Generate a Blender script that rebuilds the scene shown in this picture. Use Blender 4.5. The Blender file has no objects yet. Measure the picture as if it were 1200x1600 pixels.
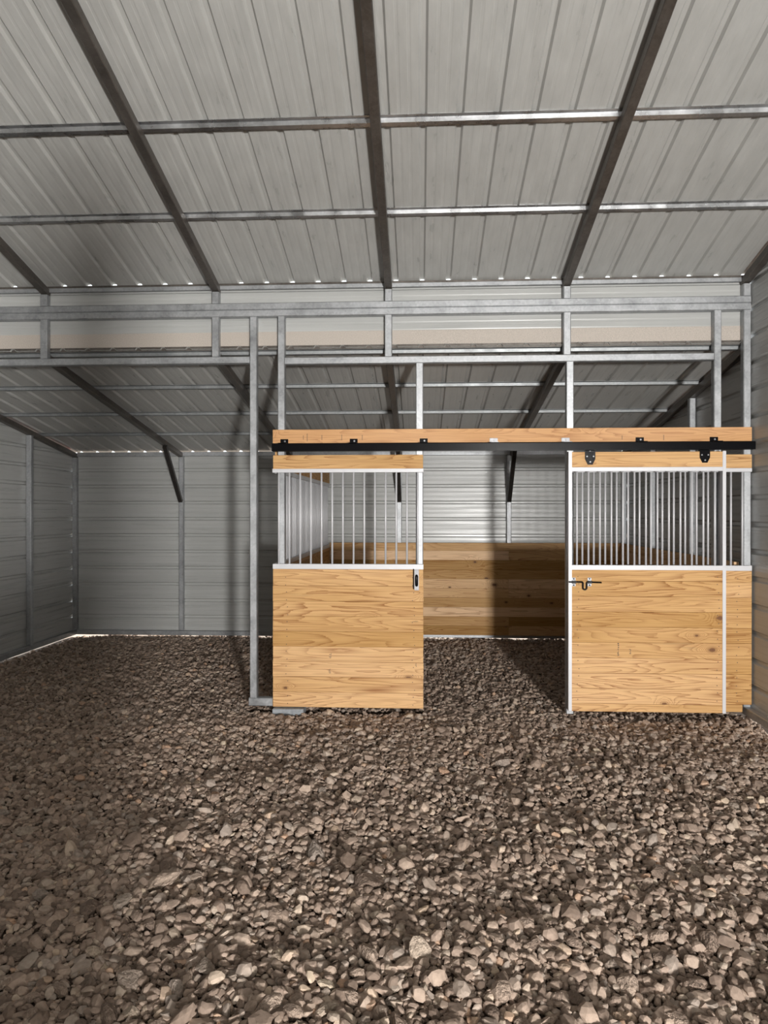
import bpy, bmesh, math, random
import numpy as np
from mathutils import Vector, Matrix

random.seed(7)
rng = np.random.default_rng(11)
S = bpy.context.scene
COL = S.collection

# ------------------------------------------------------------------ camera
F = 1108.0                                   # focal length in pixels of the 1200x1600 frame
CX, CY, CZ, YAW, TILT = 0.098, -6.174, 1.74, 0.0506, 0.002
cam = bpy.data.cameras.new('camera')
cam.sensor_fit = 'VERTICAL'; cam.sensor_height = 36.0; cam.lens = 36.0 * F / 1600.0
cam.clip_start = 0.05
camo = bpy.data.objects.new('camera', cam); COL.objects.link(camo)
camo.location = (CX, CY, CZ); camo.rotation_euler = (math.pi / 2 - TILT, 0, YAW)
S.camera = camo

# ------------------------------------------------------------------ sky, sun, window light, exposure
world = bpy.data.worlds.new('sky'); S.world = world; world.use_nodes = True
wb = world.node_tree.nodes['Background']
wb.inputs[0].default_value = (0.92, 0.97, 1.0, 1); wb.inputs[1].default_value = 2.2
sun = bpy.data.lights.new('sun', 'SUN'); sun.energy = 5.0; sun.angle = 0.01; sun.color = (1, .93, .82)
suno = bpy.data.objects.new('sun', sun); COL.objects.link(suno)
suno.rotation_euler = Vector((-0.88, -0.22, -0.36)).to_track_quat('-Z', 'Y').to_euler()
key = bpy.data.lights.new('window_daylight', 'AREA'); key.shape = 'RECTANGLE'
key.size = 0.42; key.size_y = 0.5; key.energy = 1120; key.color = (1, .98, .95)
keyo = bpy.data.objects.new('window_daylight', key); COL.objects.link(keyo)
keyo.location = (2.2, -11.0, 1.28)
keyo.rotation_euler = Vector((-0.14, 1, 0.1)).to_track_quat('-Z', 'Y').to_euler()
S.view_settings.view_transform = 'Standard'; S.view_settings.look = 'None'
S.view_settings.exposure = 0.0; S.view_settings.gamma = 1.0
S.view_settings.use_curve_mapping = False


def at(u, v, Y):
    """point of the plane y = Y that the photograph shows at pixel (u, v)"""
    a = (u - 600) / F; b = -(v - 800) / F - TILT
    dx = a * math.cos(YAW) - math.sin(YAW); dy = a * math.sin(YAW) + math.cos(YAW)
    t = (Y - CY) / dy
    return CX + dx * t, CZ + b * t


# ------------------------------------------------------------------ materials
class NT:
    def __init__(self, name):
        self.m = bpy.data.materials.new(name); self.m.use_nodes = True
        self.t = self.m.node_tree; self.b = self.t.nodes['Principled BSDF']
    def n(self, kind, **kw):
        x = self.t.nodes.new(kind)
        for k, v in kw.items(): setattr(x, k, v)
        return x
    def set(self, sock, v):
        if isinstance(v, (int, float, tuple, list)): sock.default_value = v
        else: self.t.links.new(v, sock)
    def math(self, op, a, b=0.0, c=None):
        x = self.n('ShaderNodeMath', operation=op)
        self.set(x.inputs[0], a); self.set(x.inputs[1], b)
        if c is not None: self.set(x.inputs[2], c)
        return x.outputs[0]
    def vmath(self, op, a, b):
        x = self.n('ShaderNodeVectorMath', operation=op)
        self.set(x.inputs[0], a); self.set(x.inputs[1], b)
        return x.outputs[0]
    def noise(self, vec, scale, detail=2.0, rough=.5):
        x = self.n('ShaderNodeTexNoise')
        self.set(x.inputs['Vector'], vec); x.inputs['Scale'].default_value = scale
        x.inputs['Detail'].default_value = detail; x.inputs['Roughness'].default_value = rough
        return x.outputs['Fac']
    def ramp(self, fac, stops, interp='LINEAR'):
        x = self.n('ShaderNodeValToRGB'); x.color_ramp.interpolation = interp
        e = x.color_ramp.elements
        while len(e) < len(stops): e.new(.5)
        for i, (p, c) in enumerate(stops):
            e[i].position = p; e[i].color = (*c, 1) if len(c) == 3 else c
        self.set(x.inputs[0], fac)
        return x.outputs[0]
    def mix(self, fac, a, b, blend='MIX'):
        x = self.n('ShaderNodeMix', data_type='RGBA', blend_type=blend)
        self.set(x.inputs[0], fac)
        self.set(x.inputs[6], (*a, 1) if isinstance(a, tuple) and len(a) == 3 else a)
        self.set(x.inputs[7], (*b, 1) if isinstance(b, tuple) and len(b) == 3 else b)
        return x.outputs[2]
    def rng(self, v, a, b, c, d, smooth=False):
        x = self.n('ShaderNodeMapRange')
        if smooth: x.interpolation_type = 'SMOOTHSTEP'
        self.set(x.inputs[0], v)
        for i, q in enumerate((a, b, c, d)): x.inputs[i + 1].default_value = q
        return x.outputs[0]
    def coord(self): return self.n('ShaderNodeTexCoord').outputs['Object']
    def rand(self): return self.n('ShaderNodeObjectInfo').outputs['Random']
    def bump(self, h, strength, dist):
        x = self.n('ShaderNodeBump'); x.inputs['Strength'].default_value = strength
        x.inputs['Distance'].default_value = dist
        self.set(x.inputs['Height'], h); self.t.links.new(x.outputs[0], self.b.inputs['Normal'])
    def out(self, col, rough=.5, metal=0.0, spec=.5):
        self.set(self.b.inputs['Base Color'], (*col, 1) if isinstance(col, tuple) and len(col) == 3 else col)
        self.set(self.b.inputs['Roughness'], rough); self.set(self.b.inputs['Metallic'], metal)
        self.b.inputs['Specular IOR Level'].default_value = spec
        return self.m


def plain(name, col, rough=.5, metal=0.0, spec=.5):
    return NT(name).out(col, rough, metal, spec)


def siding_mat(name, base, stretch, rough=.34):
    t = NT(name)
    v = t.vmath('MULTIPLY', t.coord(), stretch)
    off = t.math('MULTIPLY', t.rand(), 31.0)
    comb = t.n('ShaderNodeCombineXYZ'); [t.set(comb.inputs[i], off) for i in range(3)]
    v = t.vmath('ADD', v, comb.outputs[0])
    a = t.noise(v, 1.0, 4, .6)
    b = t.noise(t.coord(), 1.3, 3)
    f = t.math('MULTIPLY', a, t.math('ADD', b, .5))
    lo = tuple(c * .90 for c in base); hi = tuple(min(1, c * 1.09) for c in base)
    col = t.ramp(f, [(.25, lo), (.75, hi)])
    t.bump(a, .12, .002)
    return t.out(col, t.rng(a, .3, .7, rough - .05, rough + .10), 0.0, .5)


def galv_mat(name, lo, hi, rough=.42, metal=.55):
    t = NT(name)
    vo = t.n('ShaderNodeTexVoronoi'); vo.inputs['Scale'].default_value = 60
    t.t.links.new(t.coord(), vo.inputs['Vector'])
    n = t.noise(t.coord(), 6.0, 4, .6)
    f = t.math('ADD', t.math('MULTIPLY', vo.outputs['Color'], .20), t.math('MULTIPLY', n, .80))
    col = t.ramp(f, [(.25, lo), (.72, hi)])
    return t.out(col, t.rng(n, .3, .7, rough - .1, rough + .1), metal, .5)


def wood_mat(name, light, dark, knot, tint=.22):
    t = NT(name)
    c = t.coord(); r = t.rand()
    off = t.n('ShaderNodeCombineXYZ')
    t.set(off.inputs[0], t.math('MULTIPLY', r, 137.0)); t.set(off.inputs[1], t.math('MULTIPLY', r, 71.0))
    t.set(off.inputs[2], t.math('MULTIPLY', r, 53.0))
    p = t.vmath('ADD', c, off.outputs[0])
    vo = t.n('ShaderNodeTexVoronoi'); vo.inputs['Scale'].default_value = 2.3
    vo.voronoi_dimensions = '2D'
    sep = t.n('ShaderNodeSeparateXYZ'); t.t.links.new(p, sep.inputs[0])
    cmb = t.n('ShaderNodeCombineXYZ'); t.set(cmb.inputs[0], t.math('MULTIPLY', sep.outputs[0], .62)); t.set(cmb.inputs[1], sep.outputs[2])
    wob = t.noise(p, 30.0, 2)
    t.t.links.new(cmb.outputs[0], vo.inputs['Vector'])
    d = t.math('ADD', vo.outputs['Distance'], t.math('MULTIPLY', t.math('SUBTRACT', wob, .5), .025))
    pick = t.n('ShaderNodeSeparateColor'); t.t.links.new(vo.outputs['Color'], pick.inputs[0])
    d = t.math('ADD', d, t.math('GREATER_THAN', pick.outputs[0], .60))
    d = t.math('MULTIPLY', d, t.rng(pick.outputs[1], 0, 1, .75, 1.5))
    bulge = t.math('MULTIPLY', t.math('POWER', 2.718, t.math('MULTIPLY', t.math('MULTIPLY', d, d), -85.0)), .34)
    fld = t.noise(t.vmath('MULTIPLY', p, (.7, 1.0, 7.5)), 1.0, 1.5, .45)
    fine = t.noise(t.vmath('MULTIPLY', p, (2.0, 8.0, 130.0)), 1.0, 2.0)
    f2 = t.math('ADD', t.math('ADD', fld, bulge), t.math('MULTIPLY', fine, .022))
    saw = t.math('FRACT', t.math('MULTIPLY', f2, 17.0))
    band = t.math('POWER', saw, 3.2)
    band = t.math('MULTIPLY', band, t.rng(t.noise(t.vmath('MULTIPLY', p, (.9, 1, 5.0)), 1.0, 1), .3, .65, .35, 1.0))
    band = t.math('ADD', t.math('MULTIPLY', band, .85), t.math('MULTIPLY', t.math('SUBTRACT', fine, .45), 1.3))
    col = t.mix(band, light, dark)
    # warm / pale change from board to board, and along one board
    tone = t.noise(t.vmath('MULTIPLY', p, (.8, 1, 3)), 1.0, 2)
    v = t.math('ADD', t.math('MULTIPLY', t.math('SUBTRACT', r, .5), tint), t.math('MULTIPLY', t.math('SUBTRACT', tone, .5), .35))
    h = t.n('ShaderNodeHueSaturation'); t.set(h.inputs['Color'], col)
    t.set(h.inputs['Value'], t.math('ADD', 1.0, v))
    t.set(h.inputs['Saturation'], t.math('ADD', 1.0, t.math('MULTIPLY', v, -.5)))
    kf = t.rng(d, .022, .040, 1.0, 0.0, True)
    kring = t.rng(d, .045, .075, .35, 0.0, True)
    col = t.mix(kring, h.outputs[0], tuple(x * .75 for x in dark))
    col = t.mix(t.math('MULTIPLY', kf, .9), col, knot)
    sm = t.noise(t.vmath('MULTIPLY', p, (1.2, 1, 9.0)), 1.0, 3, .65)
    col = t.mix(t.rng(sm, .66, .80, 0.0, .45), col, (.22, .16, .10))
    t.bump(band, .10, .001)
    return t.out(col, .62, 0, .3)


def stone_mat(name, island):
    t = NT(name)
    if island: r = t.n('ShaderNodeNewGeometry').outputs['Random Per Island']
    else: r = t.rand()
    col = t.ramp(r, [(0, (.19, .142, .112)), (.25, (.28, .214, .172)), (.5, (.36, .278, .225)), (.72, (.43, .337, .272)),
                     (.88, (.35, .295, .255)), (.965, (.53, .43, .34)), (.982, (.45, .29, .20)), (1, (.60, .51, .40))])
    n = t.noise(t.coord(), 45.0 if island else 2.2, 4, .6)
    col = t.mix(1.0, col, t.ramp(n, [(.3, (.78, .76, .74)), (.7, (1.12, 1.1, 1.08))]), 'MULTIPLY')
    t.bump(n, .5, .004 if island else .25)
    return t.out(col, .8, 0, .25)


def soil_mat():
    t = NT('soil')
    n = t.noise(t.coord(), 60, 5, .65)
    return t.out(t.ramp(n, [(.3, (.03, .022, .017)), (.7, (.09, .066, .052))]), .95, 0, .1)


M_roof = siding_mat('roof_sheet_metal', (.455, .453, .435), (16, .5, 16), .31)
M_side = siding_mat('siding_sheet_metal', (.42, .425, .415), (.6, .6, 22), .29)
M_out = plain('red_painted_metal', (.36, .035, .022), .4)
M_galv = galv_mat('galvanised_steel', (.27, .28, .29), (.50, .51, .525), .50, .75)
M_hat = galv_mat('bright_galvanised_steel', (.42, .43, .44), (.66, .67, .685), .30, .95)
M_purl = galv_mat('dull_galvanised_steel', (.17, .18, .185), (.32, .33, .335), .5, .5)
M_raft = galv_mat('shade_toned_galvanised_steel', (.085, .075, .066), (.17, .152, .136), .42, .6)  # ordinary galvanised steel with the shade of its undersides put into the colour
M_brace = galv_mat('dark_brace_steel', (.03, .027, .025), (.07, .063, .058), .45, .5)
M_flash = NT('speckled_flashing')
_n = M_flash.noise(M_flash.coord(), 180, 2)
M_flash = M_flash.out(M_flash.ramp(_n, [(.35, (.40, .355, .315)), (.65, (.54, .485, .43))]), .6, 0, .3)
M_wood = wood_mat('pine_board', (.63, .38, .165), (.27, .105, .028), (.15, .062, .026), .30)
M_head = wood_mat('orange_pine_board', (.60, .33, .145), (.36, .16, .06), (.17, .07, .035), .1)
M_line = wood_mat('weathered_pine_board', (.62, .385, .18), (.33, .145, .046), (.10, .042, .018), .75)
M_alu = plain('brushed_aluminium', (.59, .59, .61), .45, .1)
M_black = plain('black_powder_coat', (.005, .005, .006), .22, 0, .10)
M_zinc = galv_mat('zinc_plate', (.14, .14, .145), (.30, .30, .31), .45, .6)
M_conc = NT('grey_concrete'); _n = M_conc.noise(M_conc.coord(), 40, 4)
M_conc = M_conc.out(M_conc.ramp(_n, [(.3, (.22, .24, .26)), (.7, (.34, .36, .38))]), .8)
M_gravel = stone_mat('crushed_stone', True)
M_stone = stone_mat('loose_stone', False)
M_soil = soil_mat()
M_yard = NT('sunlit_yard'); _n = M_yard.noise(M_yard.coord(), 4, 4)
M_yard = M_yard.out(M_yard.ramp(_n, [(.3, (.42, .33, .26)), (.7, (.58, .48, .40))]), .95)
M_ink = plain('faded_ink', (.10, .075, .06), .8)

# ------------------------------------------------------------------ mesh helpers


class MB:
    def __init__(self): self.v = []; self.f = []
    def add(self, vs, fs):
        o = len(self.v); self.v += [tuple(p) for p in vs]; self.f += [tuple(i + o for i in q) for q in fs]
        return self
    def prism(self, ring0, ring1, caps=True):
        n = len(ring0)
        fs = [(i, (i + 1) % n, n + (i + 1) % n, n + i) for i in range(n)]
        if caps: fs += [tuple(range(n))[::-1], tuple(range(n, 2 * n))]
        return self.add(list(ring0) + list(ring1), fs)
    def tube(self, p0, p1, w, h, ch=.006, up=(0, 0, 1)):
        """square steel tube with eased corners from p0 to p1"""
        p0 = Vector(p0); p1 = Vector(p1); d = (p1 - p0).normalized(); up = Vector(up)
        if abs(d.dot(up)) > .95: up = Vector((0, 1, 0))
        s = d.cross(up).normalized(); u = s.cross(d).normalized()
        a, b = w / 2, h / 2
        pr = [(-a + ch, -b), (a - ch, -b), (a, -b + ch), (a, b - ch), (a - ch, b), (-a + ch, b), (-a, b - ch), (-a, -b + ch)]
        return self.prism([p0 + s * x + u * y for x, y in pr], [p1 + s * x + u * y for x, y in pr])
    def box(self, x0, x1, y0, y1, z0, z1, ch=0.0):
        if ch <= 0:
            return self.add([(x0, y0, z0), (x1, y0, z0), (x1, y1, z0), (x0, y1, z0), (x0, y0, z1), (x1, y0, z1), (x1, y1, z1), (x0, y1, z1)],
                            [(3, 2, 1, 0), (4, 5, 6, 7), (0, 1, 5, 4), (1, 2, 6, 5), (2, 3, 7, 6), (3, 0, 4, 7)])
        v = []
        for z, e in ((z0, ch), (z0 + ch, 0), (z1 - ch, 0), (z1, ch)):
            for (x, y) in ((x0 + e, y0 + e), (x1 - e, y0 + e), (x1 - e, y1 - e), (x0 + e, y1 - e)): v.append((x, y, z))
        f = [(3, 2, 1, 0), (12, 13, 14, 15)]
        for l in range(3):
            for i in range(4): f.append((l * 4 + i, l * 4 + (i + 1) % 4, l * 4 + 4 + (i + 1) % 4, l * 4 + 4 + i))
        return self.add(v, f)
    def cyl(self, p0, p1, r, n=10):
        p0 = Vector(p0); p1 = Vector(p1); d = (p1 - p0).normalized()
        a = Vector((1, 0, 0)) if abs(d.x) < .9 else Vector((0, 1, 0))
        s = d.cross(a).normalized(); u = s.cross(d)
        ring = [s * math.cos(2 * math.pi * i / n) * r + u * math.sin(2 * math.pi * i / n) * r for i in range(n)]
        return self.prism([p0 + q for q in ring], [p1 + q for q in ring])
    def path(self, pts, r, n=8):
        pts = [Vector(p) for p in pts]; rings = []
        for i, p in enumerate(pts):
            d = (pts[min(i + 1, len(pts) - 1)] - pts[max(i - 1, 0)]).normalized()
            a = Vector((0, 1, 0)); s = d.cross(a).normalized(); u = s.cross(d)
            rings += [p + s * math.cos(2 * math.pi * k / n) * r + u * math.sin(2 * math.pi * k / n) * r for k in range(n)]
        f = [tuple(range(n))[::-1], tuple(range(len(rings) - n, len(rings)))]
        for i in range(len(pts) - 1):
            for k in range(n): f.append((i * n + k, i * n + (k + 1) % n, i * n + n + (k + 1) % n, i * n + n + k))
        return self.add(rings, f)
    def mesh(self, name, mat, smooth=False):
        me = bpy.data.meshes.new(name); me.from_pydata(self.v, [], self.f)
        bm = bmesh.new(); bm.from_mesh(me); bmesh.ops.recalc_face_normals(bm, faces=bm.faces); bm.to_mesh(me); bm.free()
        me.materials.append(mat)
        if smooth: me.polygons.foreach_set('use_smooth', [True] * len(me.polygons))
        return me
    def build(self, name, mat, parent=None, smooth=False, label=None):
        return link(name, self.mesh(name, mat, smooth), parent, label=label)


def link(name, me, parent=None, loc=(0, 0, 0), rz=0.0, label=None):
    o = bpy.data.objects.new(name, me); COL.objects.link(o)
    o.location = loc; o.rotation_euler = (0, 0, rz)
    if parent: o.parent = parent
    if label: o['label'] = label
    return o


def empty(name, label, cat, loc=(0, 0, 0), kind=None, group=None):
    o = bpy.data.objects.new(name, None); COL.objects.link(o); o.location = loc
    o['label'] = label; o['category'] = cat
    if kind: o['kind'] = kind
    if group: o['group'] = group
    return o


# corrugated sheet: profile across (t), rib height outward (h)
RIB = .2286


def rib_profile(t0, t1, phase):
    """(t, h) points of a ribbed sheet from t0 to t1 with major ribs at phase + k*RIB and two shallow ribs between"""
    pts = []
    k0 = math.floor((t0 - phase) / RIB) - 1; k1 = math.ceil((t1 - phase) / RIB) + 1
    for k in range(k0, k1):
        c = phase + k * RIB
        pts += [(c - .026, 0), (c - .0125, .019), (c + .0125, .019), (c + .026, 0)]
        for m in (c + RIB / 2 - .033, c + RIB / 2 + .033):
            pts += [(m - .012, 0), (m - .006, .0011), (m + .006, .0011), (m + .012, 0)]
    out = []
    def hval(t):
        for (a, ha), (b, hb) in zip(pts, pts[1:]):
            if a <= t <= b: return ha + (hb - ha) * (t - a) / max(b - a, 1e-9)
        return 0
    out.append((t0, hval(t0)))
    out += [p for p in pts if t0 + 1e-5 < p[0] < t1 - 1e-5]
    out.append((t1, hval(t1)))
    return out


def sheet(profile, place0, place1, thick=.0012):
    """place0/place1(t, h) -> point of the two ends of the sheet; inner and outer skins joined round the edge"""
    n = len(profile); v = []
    for off in (0, thick):
        v += [place0(t, h + off) for t, h in profile]; v += [place1(t, h + off) for t, h in profile]
    f = []
    for i in range(n - 1):
        f.append((i, i + 1, n + i + 1, n + i)); f.append((2 * n + i + 1, 2 * n + i, 3 * n + i, 3 * n + i + 1))
        f.append((i + 1, i, 2 * n + i, 2 * n + i + 1)); f.append((n + i, n + i + 1, 3 * n + i + 1, 3 * n + i))
    f.append((0, n, 3 * n, 2 * n)); f.append((2 * n - 1, n - 1, 3 * n - 1, 4 * n - 1))
    return MB().add(v, f)


# ------------------------------------------------------------------ main dimensions
XL, XR, YB = -4.757, 2.862, 3.60                       # end frames left/right, back frame line
TW = .0635                                             # steel tube width
FR = [XL, at(71, 455, 0)[0], at(338, 455, 0)[0], at(607, 455, 0)[0], at(885, 455, 0)[0], XR]
RIDGE, YREAR = -3.66, -10.97
ZM, SM = 3.755, .25                                    # main roof underside at y=0, pitch
ZL, SL = 3.172, .166                                   # lean-to roof underside at y=0, pitch


def zmain(y): return ZM + SM * (-y) if y >= RIDGE else ZM + SM * (-2 * RIDGE + y)
def zlean(y): return ZL - SL * y


# ------------------------------------------------------------------ ceiling: main roof
PH_M = at(217.5, 438, .02)[0] % RIB
PH_L = at(224, 706, 3.6)[0] % RIB
nm = Vector((0, SM, 1)).normalized()                    # outward normals
nl = Vector((0, SL, 1)).normalized()


def roof_sheets(parent, y0, y1, zf, nrm, phase, seam, mat, name='roof_sheet'):
    x = XL - .12; end = XR + .11
    s = phase + math.floor((x - phase) / RIB) * RIB + seam * RIB
    cuts = [x]
    while s < end - .05:
        if s > x + .1: cuts.append(s)
        s += 4 * RIB
    cuts.append(end)
    for a, b in zip(cuts, cuts[1:]):
        pr = rib_profile(a, b, phase)
        if a > x + 1e-6:                                 # lap: this sheet's edge rib sits over the one before
            pr = rib_profile(a - .028, b, phase)
        lap = .0016 if cuts.index(a) % 2 else 0.0
        p0 = lambda t, h, y=y0: Vector((t, y, zf(y))) + nrm * (h + lap)
        p1 = lambda t, h, y=y1: Vector((t, y, zf(y))) + nrm * (h + lap)
        sheet(pr, p0, p1).build(name, mat, parent)


def hat(parent, y, zf, slope, x0, x1, name='purlin', mat=None):
    """hat channel screwed under the roof sheets, running along X"""
    d = Vector((0, 1, -slope)).normalized(); n = Vector((0, slope, 1)).normalized()
    c = Vector((0, y, zf(y)))
    pr = [(-.048, -.0005), (-.048, -.004), (-.024, -.004), (-.014, -.029), (.014, -.029), (.024, -.004), (.048, -.004), (.048, -.0005)]
    r = [c + d * a + n * b for a, b in pr]
    MB().prism([p + Vector((x0, 0, 0)) for p in r], [p + Vector((x1, 0, 0)) for p in r]).build(name, mat or M_hat, parent)


ceil = empty('ceiling', 'high main roof of ribbed pale grey metal sheets on shade-toned steel rafters', 'ceiling', (0, 0, 0), 'structure')

roof_sheets(ceil, RIDGE, .041, zmain, nm, PH_M, 1, M_roof)
for y in (-.874, -1.727, -2.69, -3.50):
    hat(ceil, y, zmain, SM, XL - .03, XR + .03)
for x in FR:
    o = -.029 - TW / 2
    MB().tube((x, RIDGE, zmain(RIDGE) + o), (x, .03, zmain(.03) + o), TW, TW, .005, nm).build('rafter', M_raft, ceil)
# eave angle along the top of the front frame
MB().box(XL, XR + .03, .014, .034, ZM - .028, ZM - .011).build('eave_angle', M_raft, ceil)
MB().box(XL, XR + .03, .010, .034, ZM - .066, ZM - .0285, .003).build('eave_strut', M_galv, ceil)
# the slope behind the camera and the opposite lean-to roof
nr = Vector((0, -SM, 1)).normalized()
sheet([(XL - .12, 0), (XR + .11, 0)], lambda t, h: (t, RIDGE, zmain(RIDGE) + h), lambda t, h: (t, 2 * RIDGE - .05, zmain(2 * RIDGE - .05) + h)).build('roof_sheet', M_roof, ceil)
sheet([(XL - .12, 0), (XR + .11, 0)], lambda t, h: (t, 2 * RIDGE, ZL + h), lambda t, h: (t, YREAR - .05, ZL - SL * 3.7 + h)).build('roof_sheet', M_roof, ceil)
sheet([(XL, 0), (XR, 0)], lambda t, h: (t, 2 * RIDGE - .05 + h, ZM), lambda t, h: (t, 2 * RIDGE - .05 + h, ZL)).build('eave_sheet', M_side, ceil)

# lean-to roof
ceil2 = empty('ceiling', 'low sloping lean-to roof of dark grey ribbed sheets beyond the steel frame', 'ceiling', (0, 0, 0), 'structure')
roof_sheets(ceil2, .016, 3.665, zlean, nl, PH_L, 2, M_roof)
for y in (.10, .97, 1.86, 2.70):
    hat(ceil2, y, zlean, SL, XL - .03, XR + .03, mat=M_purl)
for x in FR:
    o = -.029 - TW / 2
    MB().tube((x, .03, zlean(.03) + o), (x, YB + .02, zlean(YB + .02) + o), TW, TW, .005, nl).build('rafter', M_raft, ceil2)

# red edge flashing outside, along the gable ends of both roofs
for nme, sx in (('trim_1', XR + .11), ('trim_2', XL - .125)):
    t = empty(nme, 'red metal edge trim along the roof edge above the %s' % ('wall beside the sliding door' if sx > 0 else 'shaded far side wall'), 'trim', (0, 0, 0), 'structure')
    for (y0, y1, zf) in ((RIDGE, .046, zmain), (.05, 3.675, zlean)):
        r0 = [(sx + a, y0, zf(y0) + b) for a, b in ((0, -.11), (.006, -.11), (.006, .03), (0, .03))]
        r1 = [(sx + a, y1, zf(y1) + b) for a, b in ((0, -.11), (.006, -.11), (.006, .03), (0, .03))]
        MB().prism(r0, r1).build('edge_flashing', M_out, t)

# ------------------------------------------------------------------ walls
RZ = .938 % RIB                                         # height of the horizontal ribs
SHEETS = [(.035, .938), (.938, 1.852), (1.852, 2.767), (2.767, 3.681), (3.681, 4.66)]


def yend(z):
    if z < zlean(3.63) - .04: return 3.63
    if z < ZL - .04: return (ZL - .04 - z) / SL
    if z < ZM - .04: return .03
    return -(z - ZM + .04) / SM


wall_left = empty('wall_left', 'shaded side wall of horizontal ribbed grey metal sheets, far from the stall', 'wall', (0, 0, 0), 'structure')
wall_right = empty('wall_right', 'grey ribbed metal side wall meeting the closed end of the stall front', 'wall', (0, 0, 0), 'structure')
for wl, sx, sg in ((wall_left, XL - .034, -1), (wall_right, XR + .034, 1)):
    for i, (a, b) in enumerate(SHEETS):
        if i == 0 and sg > 0: a = .062
        pr = rib_profile(a - (.028 if i else 0), b, RZ)
        lap = .0016 * (i % 2)
        sheet(pr, lambda t, h: (sx + sg * (h + lap), 2 * RIDGE - yend(t), t), lambda t, h: (sx + sg * (h + lap), yend(t), t)).build('siding_sheet', M_side, wl)
    x = XL if sg < 0 else XR
    MB().tube((x, YREAR, .058 if sg < 0 else .100), (x, YB + .03, .030), TW, TW, .005).build('base_rail', M_galv, wl)
    for y in (1.20, 2.43):
        zt = zlean(y) - .029 - TW
        MB().tube((x, y, .07), (x, y, zt), TW, TW, .006, (0, 1, 0)).build('post', M_galv, wl)
    MB().tube((x, YB, .07), (x, YB, zlean(YB) - .09), TW, TW, .006, (0, 1, 0)).build('post', M_galv, wl)

wall_back = empty('wall_back', 'back wall of horizontal ribbed light grey metal sheets under the lean-to', 'wall', (0, 0, 0), 'structure')
for i, (a, b) in enumerate(((.05, .938), (.938, 1.852), (1.852, zlean(3.635) - .025))):
    pr = rib_profile(a - (.028 if i else 0), b, RZ)
    for x0, x1 in ((XL - .03, -1.712), (-1.722, XR + .03)):
        lap = .0016 * ((i + (x0 > -2)) % 2)
        sheet(pr, lambda t, h: (x0, 3.635 + h + lap, t), lambda t, h: (x1, 3.635 + h + lap, t)).build('siding_sheet', M_side, wall_back)
MB().tube((XL + .034, YB, .030), (XR - .034, YB, .030), TW, TW, .005).build('base_rail', M_galv, wall_back)
MB().tube((XL + .034, YB + .005, zlean(YB) - .045), (XR - .034, YB + .005, zlean(YB) - .045), .05, .06, .004).build('eave_strut', M_galv, wall_back)
for u, x in zip((284, 454, 624, 795), (None,) * 4):
    x = at(u, 800, YB)[0]
    MB().tube((x, YB, .07), (x, YB, zlean(YB) - .078), TW, TW, .006, (0, 1, 0)).build('post', M_galv, wall_back)
    yb = 2.94
    MB().tube((x, yb, zlean(yb) - .10), (x, YB - .045, 1.87), .055, .05, .004, (0, 1, 1)).build('knee_brace', M_brace, wall_back)

wall_rear = empty('wall_rear', 'plain grey metal wall behind the viewer with one small window opening', 'wall', (0, 0, 0), 'structure')
for (x0, x1, z0, z1) in ((XL, 1.93, .03, 2.56), (2.47, XR, .03, 2.56), (1.93, 2.47, .03, .98), (1.93, 2.47, 1.58, 2.56)):
    MB().box(x0, x1, YREAR, YREAR + .004, z0, z1).build('siding_sheet', M_side, wall_rear)

# unseen plank stall front, added behind the viewer to keep light off the floor
shade_stall = empty('shade_stall_front', 'low pine plank stall front added unseen behind the viewer to block light', 'stall', (-2, 2 * RIDGE, 0))

# front frame between high roof and lean-to
wall_front = empty('wall_front', 'open galvanised steel frame of posts and headers with grey sheeting above', 'wall', (0, 0, 0), 'structure')
for i, (a, b) in enumerate(((3.30, 3.70),)):
    for x0, x1 in ((XL - .03, XR + .03),):
        pr = rib_profile(a, ZM - .012, 3.693)
        sheet(pr, lambda t, h: (x0, .036 + h, t), lambda t, h: (x1, .036 + h, t)).build('siding_sheet', M_side, wall_front)
for x0, x1 in ((XL, FR[3] + .2), (FR[3] + .19, XR)):
    MB().box(x0, x1, .0335 + .001 * (x0 > -2), .0355, 3.196, 3.318).build('flashing', M_flash, wall_front)
MB().box(XL, XR, .037, .041, 3.160, 3.20).build('shadow_closure_strip', M_raft, wall_front)  # closes the gap; its dark colour stands in for the shadow under the flashing
zb0, zb1 = 3.437, 3.558
zmid = (zb0 + zb1) / 2
MB().tube((XL, 0, zb0 + .030), (XR + .03, 0, zb0 + .030), TW, .0602, .006).build('header_beam', M_galv, wall_front)
MB().tube((XL, 0, zb1 - .030), (XR + .03, 0, zb1 - .030), TW, .0602, .006).build('header_beam', M_galv, wall_front)
P397, P440, P655, P889, P1119 = [at(u, 600, 0)[0] for u in (397, 440.5, 655.5, 889.5, 1119)]
MB().tube((XL, 0, 3.060), (P397 - TW / 2, 0, 3.060), TW, .062, .006).build('header', M_galv, wall_front)
MB().tube((P440 + TW / 2, 0, 3.047), (P1119 - TW / 2, 0, 3.047), TW, .062, .006).build('header', M_galv, wall_front)
for k, x in enumerate(FR):
    MB().tube((x, 0, zb1), (x, 0, ZM - .095), TW, TW, .006, (0, 1, 0)).build('post', M_galv, wall_front)
    if k in (1, 2): MB().tube((x, 0, 3.091), (x, 0, zb0), TW, TW, .006, (0, 1, 0)).build('post', M_galv, wall_front)
    elif k in (3, 4): MB().tube((x, 0, 3.078), (x, 0, zb0), TW, TW, .006, (0, 1, 0)).build('post', M_galv, wall_front)
    else: MB().tube((x, 0, .07), (x, 0, zb0), TW, TW, .006, (0, 1, 0)).build('post', M_galv, wall_front)
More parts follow.
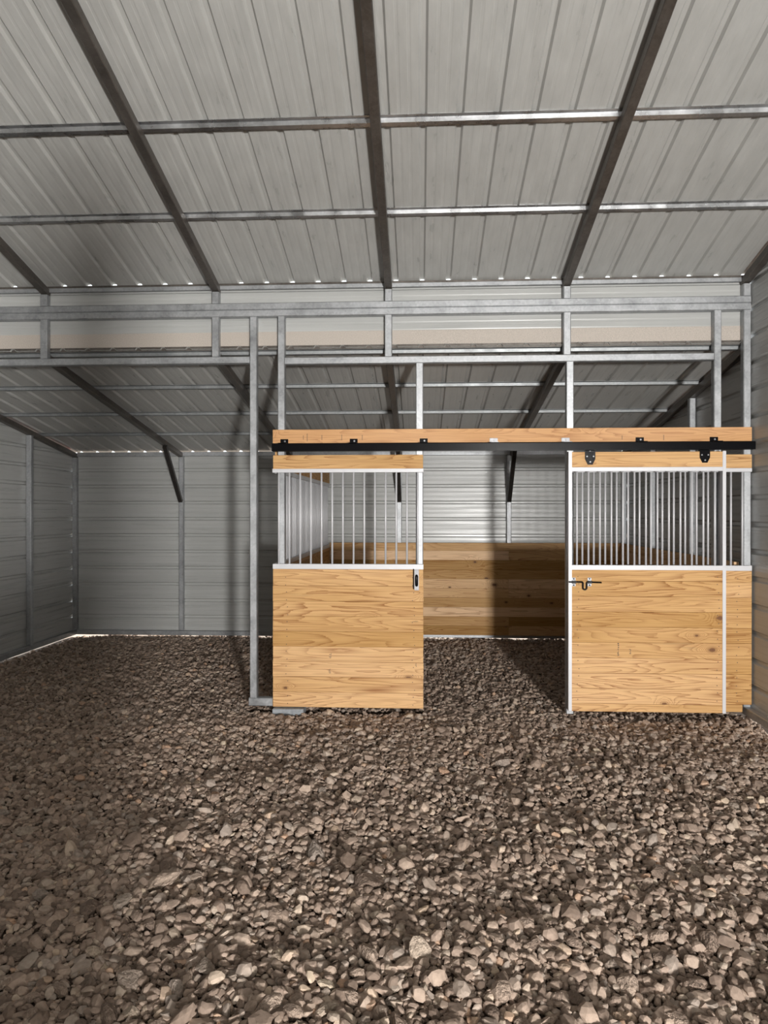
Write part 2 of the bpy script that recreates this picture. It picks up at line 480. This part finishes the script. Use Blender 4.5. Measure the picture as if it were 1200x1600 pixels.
for x, z0, z1 in ((P397, .10, zb0), (P440, .10, zb0), (P655, .035, 3.016), (P889, .0, 3.016), (P1119, .09, zb0)):
    MB().tube((x, 0, z0), (x, 0, z1), TW, TW, .006, (0, 1, 0)).build('post', M_galv, wall_front)
MB().tube((P397 - .04, 0, .064), (P655 - .03, 0, .064), TW, .072, .006).build('base_rail', M_galv, wall_front)

# ------------------------------------------------------------------ planks
_pk = {}


def plank(parent, cx, y, cz, length, height, thick=.038, rz=0.0, mat=None, name='plank', label=None):
    """board with its length along local X, centred on (cx, y, cz) in the parent's space"""
    key_ = (round(length, 3), round(height, 3), round(thick, 3), (mat or M_wood).name)
    if key_ not in _pk:
        _pk[key_] = MB().box(-length / 2, length / 2, -thick / 2, thick / 2, -height / 2 + .0006, height / 2 - .0006, .0018).mesh(name, mat or M_wood)
    return link(name, _pk[key_], parent, (cx, y, cz), rz, label)


def rows(z0, z1, first, step):
    out = [z0, z0 + first]
    while out[-1] + step < z1 - .03: out.append(out[-1] + step)
    out.append(z1)
    return list(zip(out, out[1:]))


_bar = {}


def bars(parent, xs, y, z0, z1, r=.0085):
    k = (round(z1 - z0, 3), r)
    if k not in _bar: _bar[k] = MB().cyl((0, 0, 0), (0, 0, z1 - z0), r, 12).mesh('bar', M_alu, True)
    for x in xs: link('bar', _bar[k], parent, (x, y, z0))


# ---- fixed stall panel
YP = -.053                                              # middle of the fixed panels
sp = empty('stall_panel', 'fixed pine plank stall panel with spaced grille bars and a black latch keeper', 'stall panel', (-.525, YP, .035), group=None)
x0, x1 = at(427, 900, YP)[0], at(661.5, 900, YP)[0]
ox, oz = sp.location.x, sp.location.z
W_, C_ = x1 - x0, (x0 + x1) / 2 - ox
for a, b in rows(.036, 1.233, .1315, .1315):
    plank(sp, C_, 0, (a + b) / 2 - oz, W_ + random.uniform(-.004, .004), b - a)
plank(sp, C_, 0, 2.161 - oz, W_ - .006, .121, name='top_board')
MB().box(C_ - W_ / 2, C_ + W_ / 2, -.023, .021, 1.233 - oz, 1.278 - oz, .002).build('bottom_rail', M_alu, sp, label='bright aluminium rail along the plank top')
MB().box(C_ - W_ / 2 - .003, C_ + W_ / 2, -.023, .021, 2.069 - oz, 2.102 - oz, .002).build('top_rail', M_alu, sp)
bars(sp, [at(435.7 + 16.68 * k, 810, YP)[0] - ox for k in range(14)], 0, 1.277 - oz, 2.070 - oz)
kx = at(651, 907, YP - .02)[0] - ox; kz = at(651, 907, YP - .02)[1] - oz
kp = MB().box(kx - .019, kx + .019, -.0225, -.0195, kz - .085, kz + .095, .001).build('latch_keeper', M_zinc, sp, label='thin metal plate with a black keeper')
MB().box(kx - .030, kx - .021, -.032, -.0195, kz - .075, kz + .10, .001).build('side_flange', M_black, kp)
b_ = MB()
for s in (0,):
    prof = [(.0, .052), (.007, .050), (.012, .043), (.0135, .03), (.0135, -.03), (.012, -.043), (.007, -.050), (0, -.052)]
    n = 12; vs = []
    for rr, zz in prof: vs += [(kx + rr * math.cos(2 * math.pi * i / n), -.030 + rr * math.sin(2 * math.pi * i / n), kz + zz) for i in range(n)]
    b_.add(vs, [(l * n + i, l * n + (i + 1) % n, l * n + n + (i + 1) % n, l * n + n + i) for l in range(len(prof) - 1) for i in range(n)])
b_.build('keeper_roller', M_black, kp, True)
# faint mill stamps on the boards
for (u, v, w_, h_) in ((516, 1024, 5, 9), (515, 1048, 4, 8), (650, 1039, 3, 6), (646, 971, 18, 2)):
    X, Z = at(u, v, YP - .02)
    m = MB()
    for q in range(5):
        m.box(X - ox + random.uniform(-.5, .2) * w_ * .0055, X - ox + random.uniform(.25, .5) * w_ * .0055, -.0194, -.0188, Z - oz + (q / 5 - .5) * h_ * .0055, Z - oz + (q / 5 - .42) * h_ * .0055)
    m.build('mill_stamp', M_ink, sp)['kind'] = 'stuff'

# ---- fixed panel behind the sliding door
fp = empty('stall_panel', 'fixed plank and bar stall panel behind the sliding door, touching the metal wall', 'stall panel', (2.11, YP, .04))
ox, oz = fp.location.x, fp.location.z
x0, x1 = at(887, 900, YP)[0], at(1173, 900, YP)[0]
W_, C_ = x1 - x0, (x0 + x1) / 2 - ox
rw = rows(.045, 1.233, .062, .1285)
for i, (a, b) in enumerate(rw):
    w2 = W_ if i else W_ - .075
    plank(fp, C_ - (W_ - w2) / 2, 0, (a + b) / 2 - oz, w2, b - a)
plank(fp, C_, 0, 2.155 - oz, W_, .116, name='top_board')
MB().box(C_ - W_ / 2, C_ + W_ / 2, -.023, .021, 1.233 - oz, 1.278 - oz, .002).build('bottom_rail', M_alu, fp)
MB().box(C_ - W_ / 2, C_ + W_ / 2, -.023, .021, 2.065 - oz, 2.097 - oz, .002).build('top_rail', M_alu, fp)
bars(fp, [at(909.9 + 17.85 * k, 810, YP)[0] - ox for k in range(15)], 0, 1.277 - oz, 2.066 - oz)

# ---- sliding door
YD = -.147
sd = empty('sliding_door', 'sliding pine stall door with close bars, hung from black hangers on the track', 'door', (1.98, YD, .06))
ox, oz = sd.location.x, sd.location.z
xl, xr = at(887.5, 900, YD)[0], at(1132.6, 900, YD)[0]
zt = lambda v: at(1000, v, YD)[1]
st = .0275
W_, C_ = xr - xl - 2 * st + .004, (xl + xr) / 2 - ox
for a, b in rows(zt(1112), zt(890), .066, .1282):
    plank(sd, C_, 0, (a + b) / 2 - oz, W_, b - a)
plank(sd, C_, 0, (zt(706) + zt(730)) / 2 - oz, W_, zt(706) - zt(730), name='top_board')
for X in (xl, xr - st):
    MB().box(X - ox, X + st - ox, -.024, .024, zt(1112.5) - oz, zt(705) - oz, .003).build('stile', M_alu, sd, label='pale aluminium edge channel')
MB().box(C_ - W_ / 2, C_ + W_ / 2, -.023, .021, zt(890.5) - oz, zt(883) - oz, .002).build('bottom_rail', M_alu, sd)
MB().box(C_ - W_ / 2, C_ + W_ / 2, -.023, .021, zt(736.5) - oz, zt(730) - oz, .002).build('top_rail', M_alu, sd)
bars(sd, [at(901.4 + 17.96 * k, 810, YD)[0] - ox for k in range(13)], 0, zt(883.5) - oz, zt(736) - oz)
yf = -.0195
for (u0, u1, v0, v1) in ((913.8, 930, 705.5, 726), (1093, 1109, 703.5, 723)):
    X0, X1 = at(u0, 715, YD - .02)[0] - ox, at(u1, 715, YD - .02)[0] - ox
    Z1, Z0 = at(u0, v0, YD - .02)[1] - oz, at(u0, v1, YD - .02)[1] - oz
    xm = (X0 + X1) / 2; h = Z1 - Z0
    pts = [(X0, Z1), (X0, Z0 + h * .42), (xm - .02, Z0), (xm + .02, Z0), (X1, Z0 + h * .42), (X1, Z1)]
    hg = MB().prism([(x, yf - .007, z) for x, z in pts], [(x, yf, z) for x, z in pts]).build('hanger', M_black, sd, label='black pentagonal hanger plate with bolts')
    zk = at(800, 704, YD)[1] - oz - .001
    MB().box(xm - .038, xm + .038, -.02, .02, Z1 - .006, zk, .003).build('trolley', M_black, hg)
    MB().cyl((xm, -.022, zk - .012), (xm, -.018, zk - .012), .007).build('hanger_bolt', M_zinc, hg)
    for (bx, bz) in ((X0 + .016, Z0 + h * .62), (X1 - .016, Z0 + h * .62), (xm, Z0 + h * .2)):
        MB().cyl((bx, yf - .012, bz), (bx, yf - .006, bz), .0065, 8).build('bolt_head', M_zinc, hg)
P = lambda u, v: (at(u, v, YD - .03)[0] - ox, -.032, at(u, v, YD - .03)[1] - oz)
u_pts = [P(889, 909.3), P(909, 909.5)]
for k in range(5):
    a = math.radians(90 - 22.5 * k); u_pts.append(P(909 + 1.9 * math.cos(a), 911.2 - 1.7 * math.sin(a)))
for k in range(9):
    a = math.pi + math.pi * k / 8; u_pts.append(P(913.9 + 3.0 * math.cos(a), 918.3 - 3.0 * math.sin(a)))
for k in range(5):
    a = math.radians(180 - 22.5 * k); u_pts.append(P(918.8 + 1.9 * math.cos(a), 911.2 - 1.7 * math.sin(a)))
u_pts += [P(940, 910.3)]
sb = MB().path(u_pts, .0065, 8).build('slide_bolt', M_black, sd, True, 'black bent slide bolt with a hanging loop')
for u in (896.8, 921.5):
    x, _, z = P(u, 909.5)
    MB().box(x - .015, x + .015, yf - .003, yf, z - .037, z + .037, .002).build('bolt_bracket', M_zinc, sb)
    MB().box(x - .017, x + .017, -.041, yf - .003, z - .012, z + .012, .003).build('bolt_clip', M_black, sb)
    for dz in (-.026, .026): MB().cyl((x, yf - .006, z + dz), (x, yf - .002, z + dz), .007, 8).build('bolt_screw', M_black, sb)
for (u, v, w_, h_) in ((966, 1014, 3, 20), (984.5, 1018, 4, 8)):
    X, Z = at(u, v, YD - .02)
    m = MB()
    for q in range(7):
        m.box(X - ox + random.uniform(-.5, .1) * w_ * .0055, X - ox + random.uniform(.2, .5) * w_ * .0055, -.0194, -.0188, Z - oz + (q / 7 - .5) * h_ * .0055, Z - oz + (q / 7 - .42) * h_ * .0055)
    m.build('mill_stamp', M_ink, sd)['kind'] = 'stuff'

# ---- board and track above the stall front
hb = empty('header_board', 'long orange pine board screwed across the posts above the black track', 'board', (.85, YP, 2.383))
xa, xb = at(427, 680, YP)[0], at(1173, 680, YP)[0]
plank(hb, (xa + xb) / 2 - .85, 0, 0, xb - xa, .119, mat=M_head, name='board')
m = MB()
for u, h in ((503, 8), (534, 9), (566, 8), (474, 6), (480, 12), (972, 6), (1037, 8)):
    X, Z = at(u, 684, YP - .02); X -= .85; Z -= 2.383
    m.box(X - .002, X + .002, -.0196, -.0189, Z - h * .0026, Z + h * .0026)
    m.box(X - .005, X + .005, -.0196, -.0189, Z + h * .0026, Z + h * .0026 + .002)
m.build('mill_stamp', M_ink, hb)['kind'] = 'stuff'
tr = empty('door_track', 'long black box track for the sliding door, fixed below the orange board', 'track', (.85, YD, 2.29))
xa, xb = at(425.5, 695, YD)[0] - .85, at(1178, 695, YD)[0] - .85
za, zb = at(800, 704, YD)[1] - 2.29, at(800, 691.5, YD)[1] - 2.29
hw = .031
prof = [(-.012, za), (-hw, za), (-hw, zb - .006), (-hw + .006, zb), (hw - .006, zb), (hw, zb - .006), (hw, za), (.012, za), (.012, za + .004), (hw - .004, za + .004), (hw - .004, zb - .008), (-hw + .004, zb - .008), (-hw + .004, za + .004), (-.012, za + .004)]
MB().prism([(xa, y, z) for y, z in prof], [(xb, y, z) for y, z in prof]).build('rail', M_black, tr)
for u, chrome in ((444, 0), (552.5, 0), (662, 0), (771.5, 1), (884, 1), (1000, 0), (1116, 0)):
    X = at(u, 690, YP - .03)[0] - .85
    mt = M_zinc if chrome else M_black
    yb_ = YP - .019 - YD
    br = MB().box(X - .034, X + .034, yb_ - .004, yb_, zb, zb + .046, .0015).box(X - .034, X + .034, -hw, yb_ - .004, zb, zb + .005, .001).build('bracket', mt, tr, label='bright zinc bracket' if chrome else None)
    MB().cyl((X + .006, yb_ - .010, zb + .026), (X + .006, yb_ - .003, zb + .026), .008, 8).build('bracket_bolt', M_zinc, br)

# ---- partition running back from the front panel
XP = -1.163
pt = empty('stall_partition', 'plank and bar partition running from the stall front to the back wall', 'stall partition', (XP, 1.8, .04))
y0, y1 = .045, 3.535
for a, b in rows(.045, 1.235, .128, .128):
    plank(pt, 0, (y0 + y1) / 2 - 1.8, (a + b) / 2 - .04, y1 - y0, b - a, rz=math.pi / 2)
plank(pt, 0, (y0 + y1) / 2 - 1.8, 2.185 - .04, y1 - y0, .15, rz=math.pi / 2, name='top_board')
for nme, za_, zb_ in (('bottom_rail', 1.235, 1.278), ('top_rail', 2.068, 2.110)):
    MB().box(-.022, .022, y0 - 1.8, y1 - 1.8, za_ - .04, zb_ - .04, .002).build(nme, M_alu, pt)
mb_ = MB().cyl((0, 0, 0), (0, 0, .795), .0085, 10).mesh('bar', M_alu, True)
for k in range(37): link('bar', mb_, pt, (0, .13 + .0925 * k - 1.8, 1.276 - .04))

# ---- plank linings inside the stall
bl = empty('plank_lining', 'low lining of stained pine planks along the stall back wall', 'plank lining', (.85, 3.545, .05))
xs = [XP + .024, at(795, 900, 3.53)[0], 2.785]
for i, (a, b) in enumerate(rows(.042, 1.30, .127, .128)):
    cuts = (xs if i in (0, 1, 4, 5, 8) else [xs[0], xs[2]])
    for c, d in zip(cuts, cuts[1:]):
        plank(bl, (c + d) / 2 - .85, random.uniform(-.002, .002), (a + b) / 2 - .05, d - c - .002, b - a, mat=M_line)
rl = empty('plank_lining', 'low lining of shaded pine planks along the metal side wall behind the bars', 'plank lining', (2.807, 1.8, .05))
for a, b in rows(.05, 1.30, .127, .127):
    plank(rl, 0, (.05 + 3.56) / 2 - 1.8, (a + b) / 2 - .05, 3.51, b - a, rz=math.pi / 2, mat=M_line)

# planks of the added light-blocking stall front, behind the viewer
RS0, RS1, RSH = -4.70, .50, 1.24
for a, b in rows(.04, RSH, .128, .128):
    plank(shade_stall, (RS0 + RS1) / 2 + 2, 0, (a + b) / 2, RS1 - RS0, b - a)
MB().box(.42 + 2, .63 + 2, -.05, .05, 0, 2.3).build('shadow_board', M_wood, shade_stall)  # unseen board added to throw a dark band on back wall and floor

# nail heads near the ends of the boards
for root, us, yy, z0 in ((sp, (448, 646), YP, .036), (fp, (1153,), YP, .107), (sd, (903, 1122), YD, .13)):
    m = MB()
    for k in range(9):
        for u in us:
            for dz in (.03, .098):
                zz = z0 + .1285 * k + dz
                if zz > 1.215: continue
                X = at(u + random.uniform(-2, 2), 900, yy - .02)[0] - root.location.x
                m.cyl((X, -.0202, zz - root.location.z), (X, -.0188, zz - root.location.z), .0042, 6)
    m.build('nail_heads', M_ink, root)['kind'] = 'stuff'

# ---- block under the corner of the stall panel
xa, za = at(428, 1111, -.05); xb, _ = at(476, 1111, -.05)
ck = empty('support_block', 'flat grey block wedged under the corner of the fixed stall panel', 'block', ((xa + xb) / 2, -.04, -.03))
MB().box(-(xb - xa) / 2, (xb - xa) / 2, -.075, .07, 0, .058, .004).build('block', M_conc, ck)

# ------------------------------------------------------------------ floor: soil bed, gravel, loose stones


def hgt(x, y):
    h = .014 * np.sin(1.3 * x + .7 * y + .5) + .012 * np.sin(2.9 * x - 2.1 * y) + .009 * np.sin(5.3 * x + 4.1 * y + 1.) + .007 * np.sin(8.7 * y - 3.3 * x)
    near = np.clip((-.35 - y) / .8, 0, 1)
    h = h * (.35 + .5 * near)
    h = h - .012 - .006 * np.clip((y - 2.9) / .6, 0, 1) + .006 * np.sin(7.3 * x + 1.) * np.clip((y - 2.9) / .6, 0, 1) - .020 * np.clip((-4.2 - x) / .4, 0, 1) * (y > -1) - .022 * np.clip((x - 2.55) / .25, 0, 1) * (y < -.25)
    return h


floor = bpy.data.meshes.new('floor')
gx = np.arange(-4.86, 2.97, .06); gy = np.arange(YREAR - .1, 3.72, .06)
XX, YY = np.meshgrid(gx, gy); ZZ = hgt(XX, YY) - .022
vs = np.stack([XX, YY, ZZ], -1).reshape(-1, 3)
nx, ny = len(gx), len(gy)
ii = (np.arange(ny - 1)[:, None] * nx + np.arange(nx - 1)[None]).reshape(-1)
floor.from_pydata(vs.tolist(), [], np.stack([ii, ii + 1, ii + nx + 1, ii + nx], -1).tolist())
floor.materials.append(M_soil)
fl = bpy.data.objects.new('floor', floor); COL.objects.link(fl)
fl['kind'] = 'structure'; fl['label'] = 'floor of loose brown grey crushed stone over dark soil'; fl['category'] = 'floor'


def ico(sub):
    bm = bmesh.new(); bmesh.ops.create_icosphere(bm, subdivisions=sub, radius=1.0)
    v = np.array([p.co[:] for p in bm.verts]); f = np.array([[q.index for q in t.verts] for t in bm.faces]); bm.free()
    return v, f


def rocks(n, v, f, planes):
    """n angular rocks: jittered spheres cut by random planes"""
    V = np.repeat(v[None], n, 0) * (1 + rng.uniform(-.10, .10, (n, len(v), 1)))
    for _ in range(planes):
        d = rng.normal(size=(n, 1, 3)); d /= np.linalg.norm(d, axis=2, keepdims=True)
        c = rng.uniform(.48, .85, (n, 1, 1))
        k = np.maximum(0, (V * d).sum(2, keepdims=True) - c)
        V = V - d * k
    return V


def rotm(n, tilt):
    a = rng.uniform(0, 2 * np.pi, n); b = rng.normal(0, tilt, n); c = rng.normal(0, tilt, n)
    z = np.zeros(n); o = np.ones(n)
    Rz = np.stack([np.cos(a), -np.sin(a), z, np.sin(a), np.cos(a), z, z, z, o], -1).reshape(n, 3, 3)
    Rx = np.stack([o, z, z, z, np.cos(b), -np.sin(b), z, np.sin(b), np.cos(b)], -1).reshape(n, 3, 3)
    Ry = np.stack([np.cos(c), z, np.sin(c), z, o, z, -np.sin(c), z, np.cos(c)], -1).reshape(n, 3, 3)
    return Rx @ Ry @ Rz


cw, sw = math.cos(YAW), math.sin(YAW)


def depth(x, y): return -(x - CX) * sw + (y - CY) * cw
def side(x, y): return (x - CX) * cw + (y - CY) * sw


def scatter(spacing, region, med, sig, lo, hi):
    x0, x1, y0, y1 = region
    gx = np.arange(x0, x1, spacing); gy = np.arange(y0, y1, spacing * .87)
    X, Y = np.meshgrid(gx, gy); X = X + (np.arange(len(gy)) % 2)[:, None] * spacing / 2
    X = (X + rng.uniform(-.42, .42, X.shape) * spacing).ravel(); Y = (Y + rng.uniform(-.42, .42, Y.shape) * spacing).ravel()
    d = depth(X, Y); s = side(X, Y)
    k = (d > 1.75) & (np.abs(s) < .56 * d + .55) & (X > XL - .0) & (X < XR + .02) & (Y < 3.70)
    X, Y = X[k], Y[k]
    R = np.clip(np.exp(rng.normal(math.log(med), sig, len(X))), lo, hi) / 2
    return X, Y, R


# the larger single stones, biggest in the picture first
BIG = []
tries = 0
while len(BIG) < 300 and tries < 20000:
    tries += 1
    u = rng.uniform(-20, 1220); v = 1130 + 500 * rng.random() ** .8
    dz = CZ / ((v - 800) / F + TILT)
    a = (u - 600) / F
    x = CX + dz * (a * cw - sw); y = CY + dz * (a * sw + cw)
    if x < XL + .2 or x > XR - .12 or y > -.25: continue
    r = float(np.clip(math.exp(rng.normal(math.log(.062), .30)), .045, .135)) / 2
    if any((x - q[0]) ** 2 + (y - q[1]) ** 2 < (1.0 * (r + q[2])) ** 2 for q in BIG): continue
    BIG.append((x, y, r))
BIGA = np.array(BIG)

parts = []
v20, f20 = ico(1); v80, f80 = ico(2)
sets = [scatter(.0305, (-2.6, 2.9, -4.7, -2.05), .040, .33, .018, .085) + (True,),
        scatter(.0310, (XL, 2.9, -2.05, .15), .039, .33, .018, .08) + (False,),
        scatter(.0350, (XL, 2.9, .15, 3.72), .040, .30, .02, .07) + (False,),
        scatter(.022, (-2.6, 2.9, -4.7, -2.4), .018, .3, .01, .03) + (False,)]
allv, allf, off = [], [], 0
for X, Y, R, fine in sets:
    keep = np.ones(len(X), bool)
    for (bx, by, br) in BIG:
        keep &= (X - bx) ** 2 + (Y - by) ** 2 > (.72 * br) ** 2
    # clear of the panel feet and posts
    keep &= ~((np.abs(Y) < .035 + .5 * R) & (X > -1.40) & (X < .14))
    keep &= ~((np.abs(Y + .04) < .08 + .5 * R) & (X > ck.location.x - .14) & (X < ck.location.x + .14))
    keep &= ~((np.abs(X - XP) < .03 + R) & (Y > 0))
    keep &= ~((X > 2.80) & (Y > 0))
    X, Y, R = X[keep], Y[keep], R[keep]
    spacing_ok = float(np.median(R)) > .012
    n = len(X); v, f = (v80, f80) if fine else (v20, f20)
    V = rocks(n, v, f, 7 if fine else 3)
    sc = np.stack([R * rng.uniform(.95, 1.45, n), R * rng.uniform(.8, 1.1, n), R * rng.uniform(.50, .90, n)], -1)
    V = np.einsum('nij,nvj->nvi', rotm(n, .38), V * sc[:, None])
    lift = rng.uniform(-.30, .50, n) * R + (rng.random(n) < .12) * R * .5
    P_ = np.stack([X, Y, hgt(X, Y) - (.012 if spacing_ok else .019) + lift - .2 * R], -1)
    V = (V + P_[:, None]).reshape(-1, 3)
    FF = (f[None] + (np.arange(n) * len(v))[:, None, None]).reshape(-1, 3) + off
    allv.append(V); allf.append(FF); off += len(V)
V = np.concatenate(allv).astype(np.float32); Fa = np.concatenate(allf).astype(np.int32)
me = bpy.data.meshes.new('gravel')
me.vertices.add(len(V)); me.vertices.foreach_set('co', V.ravel())
me.loops.add(Fa.size); me.loops.foreach_set('vertex_index', Fa.ravel())
me.polygons.add(len(Fa)); me.polygons.foreach_set('loop_start', np.arange(0, Fa.size, 3, dtype=np.int32))
me.polygons.foreach_set('loop_total', np.full(len(Fa), 3, np.int32))
me.update(calc_edges=True); me.validate()
me.materials.append(M_gravel)
me.polygons.foreach_set('use_smooth', np.zeros(len(Fa), bool))
gv = link('gravel', me, fl); gv['kind'] = 'stuff'
print('gravel triangles', len(Fa))

SHAPES = []
RV = rocks(14, v80, f80, 9)
for k in range(14):
    m_ = bpy.data.meshes.new('stone')
    m_.from_pydata((RV[k] * np.array([1.25, .95, .72])).tolist(), [], f80.tolist()); m_.materials.append(M_stone)
    SHAPES.append(m_)
for i, (x, y, r) in enumerate(BIG):
    o = bpy.data.objects.new('stone', SHAPES[i % 14]); COL.objects.link(o); o.parent = fl
    o.location = (x, y, float(hgt(np.array(x), np.array(y))) - .012 + r * random.uniform(.05, .35))
    o.rotation_euler = (random.gauss(0, .25), random.gauss(0, .25), random.uniform(0, 6.28))
    o.scale = (r * random.uniform(.9, 1.3), r * random.uniform(.85, 1.1), r * random.uniform(.8, 1.1))

# ------------------------------------------------------------------ yard outside
yd = MB().box(-40, 40, 3.75, 50, -.2, -.075).box(-40, -4.9, -50, 3.75, -.2, -.075).box(3.0, 40, -50, 3.75, -.2, -.075).box(-4.9, 3.0, -50, YREAR - .1, -.2, -.075).build('ground', M_yard)
yd['kind'] = 'structure'; yd['label'] = 'sunlit bare yard outside, glimpsed under the metal walls'; yd['category'] = 'ground'
